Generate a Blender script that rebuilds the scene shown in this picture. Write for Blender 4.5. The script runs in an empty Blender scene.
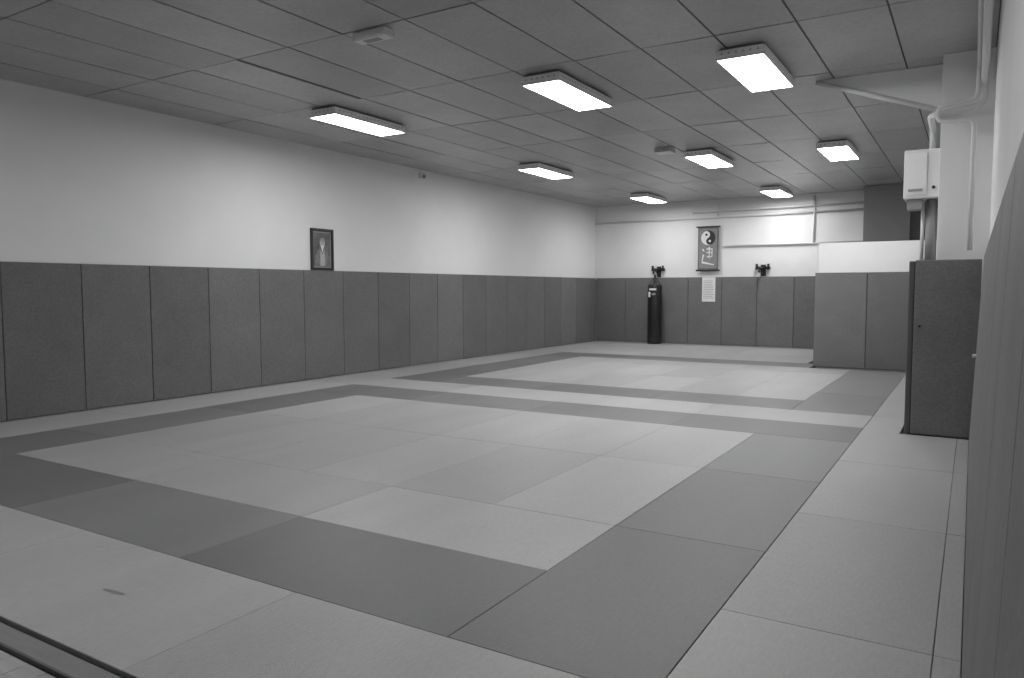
import bpy, bmesh, random
from math import *
from mathutils import Vector, Matrix
random.seed(7)
sc=bpy.context.scene
sc.view_settings.view_transform='Standard'
sc.view_settings.look='None'
sc.view_settings.exposure=0.0

# ---------------------------------------------------------------- materials
def mat(name,c,rough=.6,var=.0,scale=8,bump=0.,bscale=200,spec=.5,metal=0.,stretch=(1,1,1),emit=None,mott=0.,mscale=120):
    m=bpy.data.materials.new(name); m.use_nodes=True
    nt=m.node_tree; b=nt.nodes['Principled BSDF']
    b.inputs['Roughness'].default_value=rough
    b.inputs['Specular IOR Level'].default_value=spec
    b.inputs['Metallic'].default_value=metal
    b.inputs['Base Color'].default_value=(c,c,c,1)
    tc=nt.nodes.new('ShaderNodeTexCoord'); mp=nt.nodes.new('ShaderNodeMapping')
    nt.links.new(tc.outputs['Object'],mp.inputs['Vector']); mp.inputs['Scale'].default_value=stretch
    if var or mott:
        n=nt.nodes.new('ShaderNodeTexNoise'); n.inputs['Scale'].default_value=scale; n.inputs['Detail'].default_value=5
        nt.links.new(mp.outputs[0],n.inputs['Vector'])
        r=nt.nodes.new('ShaderNodeMapRange'); r.inputs['From Min'].default_value=.3; r.inputs['From Max'].default_value=.7
        r.inputs['To Min'].default_value=c*(1-var); r.inputs['To Max'].default_value=c*(1+var)
        nt.links.new(n.outputs['Fac'],r.inputs['Value'])
        n2=nt.nodes.new('ShaderNodeTexNoise'); n2.inputs['Scale'].default_value=mscale; n2.inputs['Detail'].default_value=3
        nt.links.new(mp.outputs[0],n2.inputs['Vector'])
        r2=nt.nodes.new('ShaderNodeMapRange'); r2.inputs['From Min'].default_value=.3; r2.inputs['From Max'].default_value=.7
        r2.inputs['To Min'].default_value=1-mott; r2.inputs['To Max'].default_value=1+mott
        nt.links.new(n2.outputs['Fac'],r2.inputs['Value'])
        mu=nt.nodes.new('ShaderNodeMath'); mu.operation='MULTIPLY'
        nt.links.new(r.outputs[0],mu.inputs[0]); nt.links.new(r2.outputs[0],mu.inputs[1])
        cc=nt.nodes.new('ShaderNodeCombineColor')
        for i in range(3): nt.links.new(mu.outputs[0],cc.inputs[i])
        nt.links.new(cc.outputs[0],b.inputs['Base Color'])
    if bump:
        n=nt.nodes.new('ShaderNodeTexNoise'); n.inputs['Scale'].default_value=bscale; n.inputs['Detail'].default_value=2
        nt.links.new(mp.outputs[0],n.inputs['Vector'])
        bp=nt.nodes.new('ShaderNodeBump'); bp.inputs['Strength'].default_value=bump; bp.inputs['Distance'].default_value=.004
        nt.links.new(n.outputs['Fac'],bp.inputs['Height']); nt.links.new(bp.outputs[0],b.inputs['Normal'])
    if emit is not None:
        b.inputs['Emission Color'].default_value=(1,1,1,1); b.inputs['Emission Strength'].default_value=emit
    return m
M={}
M['plaster']=mat('white_plaster',.80,.75,.02,1.5,.15,60)
M['plaster_far']=mat('white_plaster_far',.78,.75,.03,1.5,.15,60)
M['pad']=mat('pad_vinyl',.165,.6,.07,2.2,.3,140,spec=.3,mott=.15,mscale=45)
M['pad2']=mat('pad_vinyl_b',.153,.6,.07,2.2,.3,140,spec=.3,mott=.15,mscale=45)
M['pad3']=mat('pad_vinyl_c',.175,.6,.07,2.2,.3,140,spec=.3,mott=.15,mscale=45)
M['padr']=mat('pad_vinyl_pale',.20,.6,.07,2.2,.3,140,spec=.3,mott=.12,mscale=45)  # paler vinyl tone for right wall and column front
M['padedge']=mat('pad_edge_piping',.04,.6)
M['padside']=mat('pad_side_vinyl',.10,.6)
for i,c in enumerate([.365,.395,.43]):
    M['L%d'%i]=mat('tatami_light_%d'%i,c,.42,.06,2,.5,200,spec=.5,stretch=(1,.25,1),mott=.06,mscale=60)
for i,c in enumerate([.150,.172,.198,.225]):
    M['D%d'%i]=mat('tatami_dark_%d'%i,c,.42,.06,2,.5,200,spec=.5,stretch=(1,.25,1),mott=.06,mscale=60)
M['concrete']=mat('subfloor_concrete',.08,.8,.1,3)
M['wood']=mat('entry_floor_wood',.36,.35,.18,2,.1,40,stretch=(1,12,1))
M['rail']=mat('edge_rail_wood',.20,.5,.1,4,stretch=(1,8,1))
M['dark']=mat('dark_metal',.02,.5)
M['tbar']=mat('ceiling_tbar',.04,.5)
for i,c in enumerate([.36,.385,.41,.435]):
    M['C%d'%i]=mat('ceiling_tile_%d'%i,c,.33,.10,1.2,.12,90,spec=.7,mott=.10,mscale=25)
M['fix']=mat('fixture_enamel',.85,.4)
M['hole']=mat('fixture_slot',.5,.6)
M['emit']=mat('fixture_diffuser',.9,.4,emit=29)
M['emit_dim']=mat('fixture_diffuser_fill_row',.9,.4,emit=14)  # weaker emission for the added foreground lamps, tuned for brightness
M['whitemetal']=mat('white_painted_metal',.7,.4,.02,5)
M['greymetal']=mat('grey_painted_metal',.3,.45,.04,5)
M['black']=mat('black_leather',.012,.35,bump=.2,bscale=60)
M['blackp']=mat('black_paint',.015,.4)
M['paper']=mat('white_paper',.75,.8,.02,6)
M['ink']=mat('ink',.12,.8)
M['scroll']=mat('scroll_cloth',.24,.8,.1,10)
M['scroll2']=mat('scroll_border',.15,.8,.1,10)
M['frame']=mat('frame_dark_wood',.02,.35)
M['photo_bg']=mat('portrait_background',.12,.3,.4,6)
M['photo_mid']=mat('portrait_mid',.3,.3)
M['photo_robe']=mat('portrait_robe',.2,.3,.3,15)
M['photo_light']=mat('portrait_light',.45,.3,.1,20)
M['closet']=mat('grey_partition_paint',.28,.7,.04,3)
M['closet2']=mat('grey_partition_paint_dark',.15,.7,.04,3)

# ---------------------------------------------------------------- builder
class B:
    def __init__(s): s.v=[]; s.f=[]; s.m=[]; s.sm=[]; s.mats=[]
    def mi(s,k):
        if k not in s.mats: s.mats.append(k)
        return s.mats.index(k)
    def add(s,bm,k,smooth=False,M4=None):
        if M4 is not None: bmesh.ops.transform(bm,matrix=M4,verts=bm.verts)
        bm.verts.index_update(); o=len(s.v)
        s.v+= [tuple(v.co) for v in bm.verts]
        i=s.mi(k)
        for f in bm.faces:
            s.f.append([o+v.index for v in f.verts]); s.m.append(i); s.sm.append(smooth)
        bm.free()
    def box(s,x0,x1,y0,y1,z0,z1,k,bev=0.,M4=None,seg=1):
        bm=bmesh.new(); bmesh.ops.create_cube(bm,size=1)
        for v in bm.verts:
            v.co=Vector(((x0+x1)/2+v.co.x*(x1-x0),(y0+y1)/2+v.co.y*(y1-y0),(z0+z1)/2+v.co.z*(z1-z0)))
        if bev: bmesh.ops.bevel(bm,geom=list(bm.edges),offset=bev,segments=seg,profile=.5,affect='EDGES')
        s.add(bm,k,False,M4)
    def cyl(s,p0,p1,r,k,seg=20,r2=None,bev=0.):
        p0=Vector(p0);p1=Vector(p1); d=p1-p0
        bm=bmesh.new(); bmesh.ops.create_cone(bm,cap_ends=True,segments=seg,radius1=r,radius2=r if r2 is None else r2,depth=d.length)
        if bev:
            es=[e for e in bm.edges if abs(e.verts[0].co.z-e.verts[1].co.z)<1e-6]
            bmesh.ops.bevel(bm,geom=es,offset=bev,segments=3,profile=.5,affect='EDGES')
        q=d.to_track_quat('Z','Y').to_matrix().to_4x4()
        s.add(bm,k,True,Matrix.Translation((p0+p1)/2)@q)
    def sph(s,c,r,k,sc3=(1,1,1)):
        bm=bmesh.new(); bmesh.ops.create_uvsphere(bm,u_segments=16,v_segments=10,radius=r)
        s.add(bm,k,True,Matrix.Translation(c)@Matrix.Diagonal((*sc3,1)))
    def tube(s,pts,r,k,seg=12,bend=.06):
        pts=[Vector(p) for p in pts]; P=[pts[0]]
        for i in range(1,len(pts)-1):
            a=(pts[i-1]-pts[i]); b=(pts[i+1]-pts[i]); t=min(bend,a.length*.45,b.length*.45)
            A=pts[i]+a.normalized()*t; C=pts[i]+b.normalized()*t
            for j in range(6):
                u=j/5; P.append(A*(1-u)**2+pts[i]*2*u*(1-u)+C*u*u)
        P.append(pts[-1]); bm=bmesh.new(); rings=[]
        up=None
        for i,p in enumerate(P):
            t=(P[min(i+1,len(P)-1)]-P[max(i-1,0)]).normalized()
            if up is None: up=t.orthogonal().normalized()
            up=(up-t*up.dot(t)).normalized(); sd=t.cross(up)
            rings.append([bm.verts.new(p+(up*cos(2*pi*a/seg)+sd*sin(2*pi*a/seg))*r) for a in range(seg)])
        for a,b in zip(rings,rings[1:]):
            for j in range(seg): bm.faces.new([a[j],a[(j+1)%seg],b[(j+1)%seg],b[j]])
        bm.faces.new(rings[0][::-1]); bm.faces.new(rings[-1])
        s.add(bm,k,True)
    def poly(s,pts,k):   # flat polygon
        bm=bmesh.new(); bm.faces.new([bm.verts.new(p) for p in pts]); s.add(bm,k)
    def prism(s,pts,off,k):
        bm=bmesh.new(); a=[bm.verts.new(p) for p in pts]; b=[bm.verts.new(Vector(p)+Vector(off)) for p in pts]
        bm.faces.new(a); bm.faces.new(b[::-1]); n=len(a)
        for i in range(n): bm.faces.new([a[i],b[i],b[(i+1)%n],a[(i+1)%n]])
        bmesh.ops.recalc_face_normals(bm,faces=bm.faces); s.add(bm,k)
    def done(s,name):
        me=bpy.data.meshes.new(name); me.from_pydata(s.v,[],s.f)
        for k in s.mats: me.materials.append(M[k])
        me.polygons.foreach_set('material_index',s.m); me.polygons.foreach_set('use_smooth',s.sm)
        me.update(); o=bpy.data.objects.new(name,me); sc.collection.objects.link(o); return o

ZC=4.218; XL=-10.28; XR=.13; YF=21.88; YB=-1.6
# ---------------------------------------------------------------- shell
b=B(); b.box(XL-.2,XR+.2,YB-.2,YF+.2,-.24,-.04,'concrete'); b.done('floor')
b=B(); b.box(XL-.2,XL,YB-.2,YF+.2,-.04,ZC+.2,'plaster'); b.done('wall_left')
b=B(); b.box(XR,XR+.2,YB-.2,YF+.2,-.04,ZC+.2,'plaster'); b.done('wall_right')
b=B(); b.box(XL,XR,YF,YF+.2,-.04,ZC+.2,'plaster_far'); b.done('wall_far')
b=B(); b.box(XL,XR,YB-.2,YB,-.04,ZC+.2,'plaster'); b.done('wall_back')

# ceiling grid
TX=.80; TY=2.03; x_ref=-1.55; y_ref=7.82
b=B(); b.box(XL,XR,YB,YF,ZC+.012,ZC+.2,'tbar')
nx0=floor((XL-x_ref)/TX); nx1=ceil((XR-x_ref)/TX); ny0=floor((YB-y_ref)/TY); ny1=ceil((YF-y_ref)/TY)
for i in range(nx0,nx1):
    for j in range(ny0,ny1):
        x0=max(XL,x_ref+i*TX)+.010; x1=min(XR,x_ref+(i+1)*TX)-.010
        y0=max(YB,y_ref+j*TY)+.010; y1=min(YF,y_ref+(j+1)*TY)-.010
        if x1-x0<.03 or y1-y0<.03: continue
        c=Vector(((x0+x1)/2,(y0+y1)/2,ZC))
        R=Matrix.Translation(c)@Matrix.Rotation(random.gauss(0,.002),4,'X')@Matrix.Rotation(random.gauss(0,.004),4,'Y')@Matrix.Translation(-c)
        if i==-8 and j==-1: x1-=.05   # slipped tile leaves a dark gap
        b.box(x0,x1,y0,y1,ZC+.002,ZC+.02,'C%d'%random.randrange(4),M4=R)
b.done('ceiling')

# ---------------------------------------------------------------- tatami
X=[-1.05-1.01*k for k in range(10)]   # X[0]=-1.05 ... X[9]=-10.14
Y=[1.80+.98*j for j in range(21)]     # Y[0]=1.8
b=B()
def T(xa,xb,ya,yb,k):
    x0,x1=sorted((xa,xb)); g=.0015
    b.box(x0+g,x1-g,ya+g,yb-g,-.038,random.uniform(-.0006,.0006),k,.003)
def L(): return random.choice(['L0','L1','L1','L2'])
# near light row
for a,c in [(0,2),(2,4),(4,6),(6,8)]: T(X[a],X[c],Y[0],Y[1],L())
# right column + strip
for (a,c),k in zip([(0,2),(2,4),(4,6)],['L1','L0','L1']): T(-.1,X[0],Y[a],Y[c],k)
T(-.1,X[0],Y[6],9.46,'L1'); T(-.66,X[0],9.46,Y[8]+.98,'L1'); 
for a,c in [(9,11),(11,13),(13,15)]: T(-.1,X[0],Y[a],Y[c],L())
for a in [0,2,4]: T(.01,-.1,Y[a],Y[a+2],'L0')
T(.01,-.1,Y[6],9.46,'L0')
T(.06,-.1,Y[9],Y[15],'L0')
# left columns
for a in range(0,20,2): T(X[8],X[9],Y[a],Y[a+2],L())
T(X[9],XL+.06,Y[0],Y[20],'L0')
# area 1 near band
T(X[7],X[5],Y[1],Y[2],'D0'); T(X[5],X[3],Y[1],Y[2],'D2'); T(X[3],X[1],Y[1],Y[2],'D0')
T(X[0],X[1],Y[1],Y[3],'D0'); T(X[0],X[1],Y[3],Y[5],'D1'); T(X[0],X[1],Y[5],Y[7],'D2')
T(X[7],X[8],Y[1],Y[3],'D1'); T(X[7],X[8],Y[3],Y[5],'D2'); T(X[7],X[8],Y[5],Y[7],'D1')
# far band
for (a,c),k in zip([(0,2),(2,4),(4,6),(6,8)],['D0','D1','D2','D1']): T(X[a],X[c],Y[7],Y[8],k)
# inner 1
T(X[1],X[3],Y[2],Y[3],'L2'); T(X[3],X[5],Y[2],Y[3],'L0'); T(X[5],X[7],Y[2],Y[3],'L0')
T(X[1],X[2],Y[3],Y[5],'L2'); T(X[1],X[2],Y[5],Y[7],'L1')
for c in range(2,7):
    T(X[c],X[c+1],Y[3],Y[5],random.choice(['L0','L0','L1'])); T(X[c],X[c+1],Y[5],Y[7],random.choice(['L0','L1']))
# gap
for a,c in [(0,2),(2,4),(4,6),(6,8)]: T(X[a],X[c],Y[8],Y[9],L())
# area 2
for (a,c),k in zip([(1,3),(3,5),(5,7)],['D1','D0','D1']): T(X[a],X[c],Y[9],Y[10],k)
T(X[7],X[8],Y[9],Y[11],'D0'); T(X[7],X[8],Y[11],Y[13],'D1'); T(X[7],X[8],Y[13],Y[15],'D1')
T(X[0],X[1],Y[9],Y[11],'D2'); T(X[0],X[1],Y[11],Y[13],'D3'); T(X[0],X[1],Y[13],Y[15],'D3')
for c in range(1,7):
    T(X[c],X[c+1],Y[10],Y[12],L()); T(X[c],X[c+1],Y[12],Y[14],random.choice(['L1','L2','L0'])); 
for a,c in [(1,3),(3,5),(5,7)]: T(X[a],X[c],Y[14],Y[15],L())
for (a,c),k in zip([(4,6),(6,8)],['D1','D0']): T(X[a],X[c],Y[15],Y[16],k)
T(-2.86,X[4],Y[15],Y[16],'D1')
# far light
for j in range(16,20):
    for a,c in [(2,4),(4,6),(6,8)]: T(max(-9.2,X[c]),min(X[a],-2.86),Y[j],Y[j+1],L())
T(-2.86,XL+.06,Y[20],YF-.05,'L0')
b.done('tatami_mats')
# near edge rail and entry floor
b=B(); b.box(XL+.02,XR-.01,1.66,1.775,-.04,-.005,'rail',.006); b.done('trim_mat_edge')
b=B()
x=XL+.02
while x<XR-.2:
    b.box(x+.002,x+.148,YB+.01,1.64,-.04,-.018,'wood',.002); x+=.15
b.done('entry_floorboards')
b=B(); pts=[]
for i in range(14):
    a=2*pi*i/14; r=1+.35*random.random()
    pts.append((-3.92+.07*r*cos(a)+.03*sin(a),2.27+.014*r*sin(a),.0012))
b.poly(pts,'D3'); b.done('mat_scuff')

# ---------------------------------------------------------------- wall pads
def padbox(bb,x0,x1,y0,y1,z0,z1,M4=None,k=None):
    k=k or random.choice(['pad','pad','pad2','pad3']); bb.box(x0,x1,y0,y1,z0,z1,k,.008,seg=2,M4=M4)
PH=1.985
b=B(); w=.987; y=4.655-5*w
b.box(XL,XL+.012,YB+.02,YF-.05,.002,PH-.01,'padedge')
while y<YF-.1:
    padbox(b,XL+.012,XL+.05,y+.004,min(y+w,YF-.05)-.004,.004,PH); y+=w
b.done('wall_padding')
b=B(); b.box(XL+.05,-2.5,YF-.012,YF,.002,PH-.01,'padedge'); x=XL+.055
while x<-2.6:
    padbox(b,x+.005,min(x+.995,-2.46),YF-.05,YF-.012,.004,PH); x+=1.0
b.done('wall_padding')
# pads resting against the right wall, bottoms standing a little out
SH=Matrix(((1,0,.037,-.075),(0,1,0,0),(0,0,1,0),(0,0,0,1)))
b=B(); b.box(XR-.012,XR-.001,.3,9.45,.002,PH-.01,'padedge',M4=SH); y=9.37-1.0
while y>-.6:
    padbox(b,XR-.045,XR-.012,y+.003,y+.997,.004,PH,M4=SH,k='padr'); y-=1.0
b.done('wall_padding')
b=B()
b.box(XR-.012,XR,10.6,16.7,.002,PH-.01,'padedge'); y=10.6
while y<16.7: padbox(b,XR-.045,XR-.012,y+.003,min(y+1,16.75)-.003,.004,PH); y+=1.0
b.done('wall_padding')

# column with haunch and pads
b=B(); b.box(-.37,XR,9.75,10.25,-.04,ZC,'plaster',.004); b.done('wall_column')
b=B()
b.prism([(-.37,10.18,ZC-.005),(-1.72,10.18,ZC-.005),(-.37,10.18,3.70)],(0,-.04,0),'plaster')
b.tube([(-1.75,10.12,ZC-.03),(-.38,10.12,3.68)],.03,'whitemetal')
b.done('ceiling_brace')
b=B()
b.box(-.56,XR-.06,9.50,9.56,.004,1.95,'padr',.010,seg=2)
b.box(-.62,-.562,9.50,10.50,.004,1.94,'padside',.010,seg=2)
b.box(-.56,-.39,9.565,10.50,.004,1.93,'pad2',.01)
b.box(-.56,XR-.05,10.44,10.50,.004,1.95,'pad',.01)
b.cyl((-.50,9.485,1.22),(-.50,9.50,1.22),.014,'dark',12)
b.done('column_padding')

# partition block
BX=-2.84; BY=16.8
b=B(); b.box(BX+.05,XR-.002,BY+.05,BY+1.9,-.04,2.585,'plaster_far',.004); b.done('partition_block')
b=B(); x=BX
b.box(BX+.03,XR-.05,BY+.035,BY+.048,.002,PH-.02,'padedge')
while x<XR-.1:
    padbox(b,x+.005,min(x+1.0,XR-.01)-.005,BY,BY+.036,.004,PH-.015); x+=1.0
b.box(BX,BX+.045,BY+.042,BY+1.0,.004,PH-.015,'pad',.01); b.box(BX,BX+.045,BY+1.008,BY+1.9,.004,PH-.015,'pad2',.01)
b.done('partition_padding')
# grey closet near far wall
b=B(); b.box(-2.42,-1.38,20.9,YF-.003,-.04,ZC-.012,'closet',.004); b.box(-1.38,XR-.003,21.1,YF-.003,-.04,ZC-.012,'closet2')
b.done('storage_closet')

# ---------------------------------------------------------------- lights
def fixture(cx,cy,em='emit'):
    b=B(); w=.26; l=.77; zb=4.10; zt=ZC-.004
    b.box(cx-w+.03,cx+w-.03,cy-l+.03,cy+l-.03,zt-.03,zt,'greymetal',.003)
    b.box(cx-w,cx+w,cy-l,cy+l,zb+.02,zt-.025,'fix',.004)
    b.box(cx-w,cx-w+.02,cy-l,cy+l,zb-.012,zb+.02,'fix',.002); b.box(cx+w-.02,cx+w,cy-l,cy+l,zb-.012,zb+.02,'fix',.002)
    b.box(cx-w+.02,cx+w-.02,cy-l,cy-l+.02,zb-.012,zb+.02,'fix',.002); b.box(cx-w+.02,cx+w-.02,cy+l-.02,cy+l,zb-.012,zb+.02,'fix',.002)
    b.box(cx-w+.021,cx+w-.021,cy-l+.021,cy+l-.021,zb-.009,zb+.015,em)
    n=18
    for i in range(n):
        yy=cy-l+.05+(2*l-.1)*(i+.5)/n; h=.017
        for sx in (-1,1):
            xx=cx+sx*(w+.0015)
            b.poly([(xx,yy-h,zb+.04),(xx,yy+h,zb+.04),(xx,yy,zb+.07)],'hole')
    n=6
    for i in range(n):
        xx=cx-w+.03+(2*w-.06)*(i+.5)/n; h=.017
        for sy in (-1,1):
            yy=cy+sy*(l+.0015)
            b.poly([(xx-h,yy,zb+.04),(xx+h,yy,zb+.04),(xx,yy,zb+.07)],'hole')
    b.done('ceiling_light_fixture')
for cx,cy in [(-7.95,8.62),(-4.49,8.76),(-2.2,9.0),(-7.85,14.25),(-4.43,14.6),(-2.18,15.0),(-7.75,19.95),(-4.43,20.4)]:
    fixture(cx,cy)
for cx,cy in [(-7.9,2.3),(-4.47,2.5),(-2.2,2.7)]:  # unseen lamp row above the frame, added to light the foreground
    fixture(cx,cy,'emit_dim')

# emergency light, vent, detector
b=B(); b.box(-5.43,-5.01,5.80,5.95,ZC-.09,ZC-.001,'paper',.015,seg=2); b.box(-5.40,-5.04,5.792,5.81,ZC-.075,ZC-.03,'paper',.004); b.box(-5.32,-5.12,5.83,5.91,ZC-.093,ZC-.089,'greymetal'); b.done('emergency_light')
b=B(); b.box(-5.08,-4.77,13.3,13.6,ZC-.09,ZC-.001,'whitemetal',.01)
for i in range(3): b.box(-5.05,-4.80,13.293,13.301,ZC-.08+.025*i,ZC-.07+.025*i,'greymetal')
b.done('air_vent_box')
b=B(); b.box(XL,XL+.06,12.95,13.15,4.03,4.15,'whitemetal',.01); b.sph((XL+.08,13.05,4.07),.04,'greymetal'); b.done('motion_detector')

# ---------------------------------------------------------------- far wall details
yw=YF
b=B()
b.tube([(XL+.02,yw-.05,3.70),(-2.43,yw-.05,3.72)],.03,'whitemetal')
b.tube([(-7.1,yw-.09,3.86),(-2.43,yw-.09,3.90)],.025,'whitemetal')
b.tube([(-6.2,yw-.05,2.88),(-2.43,yw-.05,2.88)],.025,'whitemetal')
b.tube([(-3.75,yw-.05,4.15),(-3.75,yw-.05,2.88)],.025,'whitemetal')
b.tube([(-6.35,yw-.05,4.15),(-6.35,yw-.05,3.72)],.022,'whitemetal')
b.done('heating_pipe')
# scroll
b=B(); x0,x1=-6.93,-6.33; z0,z1=2.18,3.44; y=yw-.1
b.box(x0,x1,y,y+.012,z0,z1,'scroll2'); b.box(x0+.04,x1-.04,y-.003,y,z0+.06,z1-.06,'scroll')
b.cyl((x0-.05,y,z1),(x1+.05,y,z1),.022,'blackp',12); b.cyl((x0-.05,y,z0),(x1+.05,y,z0),.025,'blackp',12)
cx=(x0+x1)/2; cz=3.12; r=.21
def disc(cx,cz,r,yy,k,a0=0,a1=2*pi,n=32):
    b.poly([(cx+r*cos(a0+(a1-a0)*i/n),yy,cz+r*sin(a0+(a1-a0)*i/n)) for i in range(n)],k)
disc(cx,cz,r+.02,y-.005,'scroll2'); disc(cx,cz,r,y-.007,'paper')
def yy_half():
    pts=[]; t0=.5
    n=20
    for i in range(n+1): a=-pi/2+pi*i/n; pts.append((r*cos(a),r*sin(a)))
    for i in range(1,n+1): a=pi/2-pi*i/n; pts.append((r/2*cos(a),r/2+r/2*sin(a)))
    for i in range(1,n): a=pi/2+pi*i/n; pts.append((r/2*cos(a),-r/2+r/2*sin(a)))
    return [(cx+p[0]*cos(t0)-p[1]*sin(t0),y-.009,cz+p[0]*sin(t0)+p[1]*cos(t0)) for p in pts]
b.poly(yy_half(),'blackp')
t0=.5
disc(cx-(r/2)*sin(t0),cz+(r/2)*cos(t0),.035,y-.011,'blackp',n=16); disc(cx+(r/2)*sin(t0),cz-(r/2)*cos(t0),.035,y-.011,'paper',n=16)
def stroke(p,q,w):
    p=Vector((p[0],0,p[1]));q=Vector((q[0],0,q[1])); d=(q-p).normalized(); n=Vector((-d.z,0,d.x))*w
    b.poly([(v.x+cx,y-.008,v.z) for v in (p+n,q+n*.5,q-n*.5,p-n)],'paper')
for s in [((-.04,2.80),(.14,2.80),.022),((.04,2.86),(.04,2.52),.02),((-.04,2.70),(.14,2.70),.018),((-.03,2.58),(.13,2.58),.018),((.12,2.80),(.12,2.56),.018),((-.16,2.80),(-.11,2.73),.025),((-.13,2.64),(-.17,2.45),.025),((-.18,2.42),(.18,2.34),.03)]: stroke(*s)
b.done('hanging_scroll')
# notice
b=B(); b.box(-6.80,-6.41,yw-.062,yw-.056,1.27,1.98,'paper')
for i in range(11): b.box(-6.76,-6.45-random.random()*.08,yw-.0645,yw-.0625,1.87-.05*i,1.882-.05*i,'greymetal')
b.done('paper_notice')
# punching bag + bracket
def bracket(cx,name,dz=0):
    b=B()
    b.box(cx-.07,cx+.07,yw-.02,yw-.004,2.0,2.32,'blackp',.004)
    b.box(cx-.2,cx+.2,yw-.10,yw-.02,2.20,2.27,'blackp',.008)
    b.cyl((cx-.16,yw-.12,2.18),(cx-.16,yw-.12,2.34),.035,'blackp'); b.cyl((cx+.16,yw-.12,2.18),(cx+.16,yw-.12,2.34),.035,'blackp')
    b.tube([(cx,yw-.03,2.24),(cx-.02,yw-.42,2.22),(cx-.02,yw-.42,2.12)],.022,'blackp')
    b.tube([(cx,yw-.03,2.04),(cx-.01,yw-.30,2.20)],.015,'blackp')
    b.sph((cx-.02,yw-.42,2.12),.035,'blackp')
    b.done(name)
bracket(-8.15,'punching_bag_bracket'); bracket(-5.07,'punching_bag_bracket')
b=B(); cx,cy=-8.12,yw-.42
b.cyl((cx,cy,.006),(cx,cy,1.78),.21,'black',32,bev=.04)
for z in (.45,1.2,1.42): b.cyl((cx,cy,z),(cx,cy,z+.012),.213,'blackp',32)
b.box(cx-.10,cx+.12,cy-.216,cy-.20,1.60,1.66,'paper',.004)
b.box(cx-.12,cx-.06,cy-.216,cy-.20,1.40,1.56,'paper',.004)
b.box(cx-.02,cx+.10,cy-.216,cy-.20,1.46,1.52,'photo_mid',.004)
for i in range(4):
    a=i*pi/2+.6; b.tube([(cx+.17*cos(a),cy+.17*sin(a),1.77),(cx,cy,2.03)],.012,'blackp',8)
b.cyl((cx,cy,1.99),(cx,cy,2.075),.03,'blackp',12)
b.done('punching_bag')

# ---------------------------------------------------------------- left wall portrait (stands on top of the padding)
b=B(); y0,y1=9.80,10.36; z0,z1=1.988,2.75; xw=XL+.008
def fr(ya,yb,za,zb,k,d0=-.006,d1=.03): b.box(xw+d0,xw+d1,ya,yb,za,zb,k,.003)
fr(y0,y0+.05,z0,z1,'frame');fr(y1-.05,y1,z0,z1,'frame');fr(y0+.05,y1-.05,z0,z0+.05,'frame');fr(y0+.05,y1-.05,z1-.05,z1,'frame')
b.box(xw-.006,xw+.008,y0+.04,y1-.04,z0+.04,z1-.04,'photo_mid')
b.box(xw+.008,xw+.012,y0+.075,y1-.075,z0+.075,z1-.075,'photo_bg')
yc=(y0+y1)/2
def P(pts,k,d): b.poly([(xw+d,yc+p[0],z0+p[1]) for p in pts],k)
P([(-.19,.085),(.19,.085),(.18,.25),(.12,.37),(.05,.42),(-.05,.42),(-.12,.37),(-.18,.25)],'photo_robe',.014)
P([(-.06,.085),(.07,.085),(.05,.38),(0,.28),(-.05,.38)],'photo_light',.016)
P([(.065*cos(a*pi/10),.50+.09*sin(a*pi/10)) for a in range(20)],'photo_light',.018)
P([(.066*cos(a*pi/10),.53+.065*sin(a*pi/10)) for a in range(11)],'photo_mid',.019)
P([(-.04,.46),(0,.32),(.04,.46)],'paper',.019)
for sx in (-1,1): P([(sx*.025+.01*cos(a*pi/4),.515+.005*sin(a*pi/4)) for a in range(8)],'frame',.020)
P([(-.015,.467),(.015,.467),(.01,.460),(-.01,.460)],'ink',.020)
b.done('framed_portrait')

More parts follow.
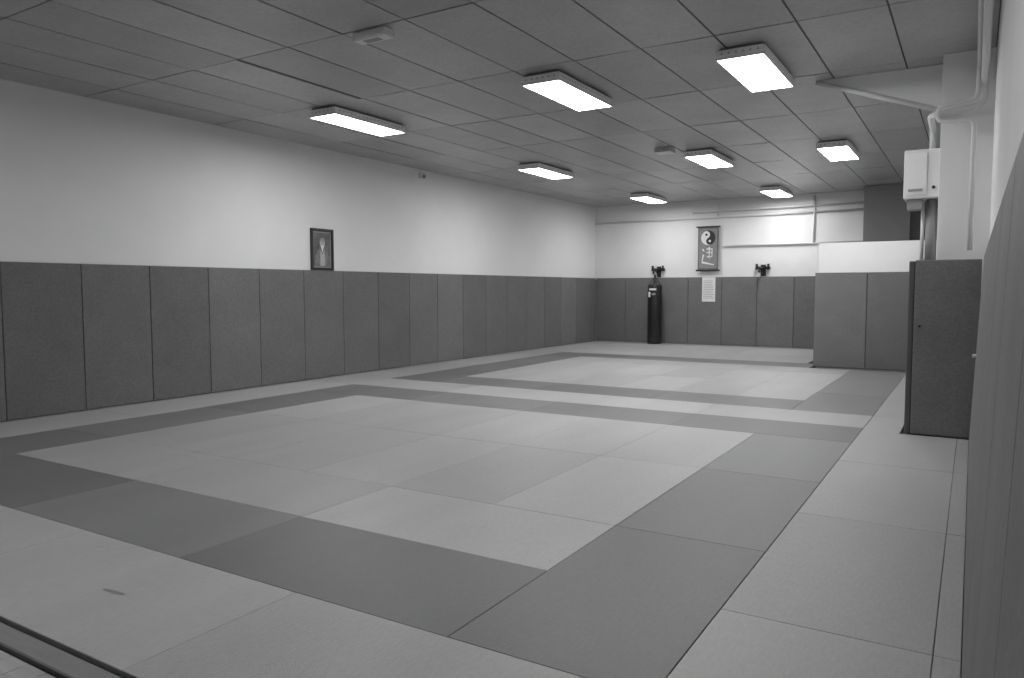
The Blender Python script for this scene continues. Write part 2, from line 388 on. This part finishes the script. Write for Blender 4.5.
# ---------------------------------------------------------------- pipes right side, boiler
b=B()
b.tube([(.03,.2,3.86),(.03,9.6,3.86),(.03,9.66,3.60),(-.47,9.68,3.55),(-.47,10.35,3.52),(-.47,10.35,3.26)],.035,'whitemetal',bend=.1)
b.tube([(-.02,.2,4.0),(-.02,9.52,4.0),(-.03,9.58,3.66),(-.40,9.60,3.62),(-.40,9.60,3.46),(-.05,9.60,3.44),(-.05,9.60,2.05)],.024,'whitemetal',bend=.08)
b.done('water_pipe')
b=B()
b.box(-.74,-.375,10.0,10.40,2.68,3.24,'whitemetal',.012,seg=2); b.box(-.71,-.50,9.99,10.0,2.72,3.20,'paper',.004)
b.box(-.69,-.54,9.985,9.99,2.76,2.79,'greymetal'); b.cyl((-.43,9.985,2.8),(-.43,10.0,2.8),.018,'dark',12)
b.box(-.70,-.54,10.05,10.3,2.56,2.68,'greymetal',.006)
b.cyl((-.45,10.2,2.68),(-.45,10.2,1.95),.06,'greymetal'); b.cyl((-.54,10.2,2.68),(-.54,10.2,1.95),.02,'whitemetal')
b.done('wall_boiler')
b=B(); b.cyl((.08,8.6,.98),(.02,8.6,.98),.015,'whitemetal',12); b.box(.01,.025,8.50,8.62,.965,.995,'whitemetal',.005); b.done('door_handle')

# ---------------------------------------------------------------- world & camera
w=bpy.data.worlds.new('w'); sc.world=w; w.use_nodes=True
w.node_tree.nodes['Background'].inputs[0].default_value=(0,0,0,1); w.node_tree.nodes['Background'].inputs[1].default_value=0
yaw,pitch,roll,f,h=.5489,.0656,-.0014,753.15,1.6312
F=Vector((-sin(yaw)*cos(pitch),cos(yaw)*cos(pitch),-sin(pitch))); R=Vector((cos(yaw),sin(yaw),0)); U=R.cross(F)
R2=R*cos(roll)+U*sin(roll); U2=-R*sin(roll)+U*cos(roll)
cd=bpy.data.cameras.new('camera'); co=bpy.data.objects.new('camera',cd); sc.collection.objects.link(co)
m=Matrix((R2,U2,-F)).transposed().to_4x4(); m.translation=Vector((0,0,h)); co.matrix_world=m
cd.sensor_width=36; cd.lens=f*36/1024; cd.clip_start=.01
sc.camera=co
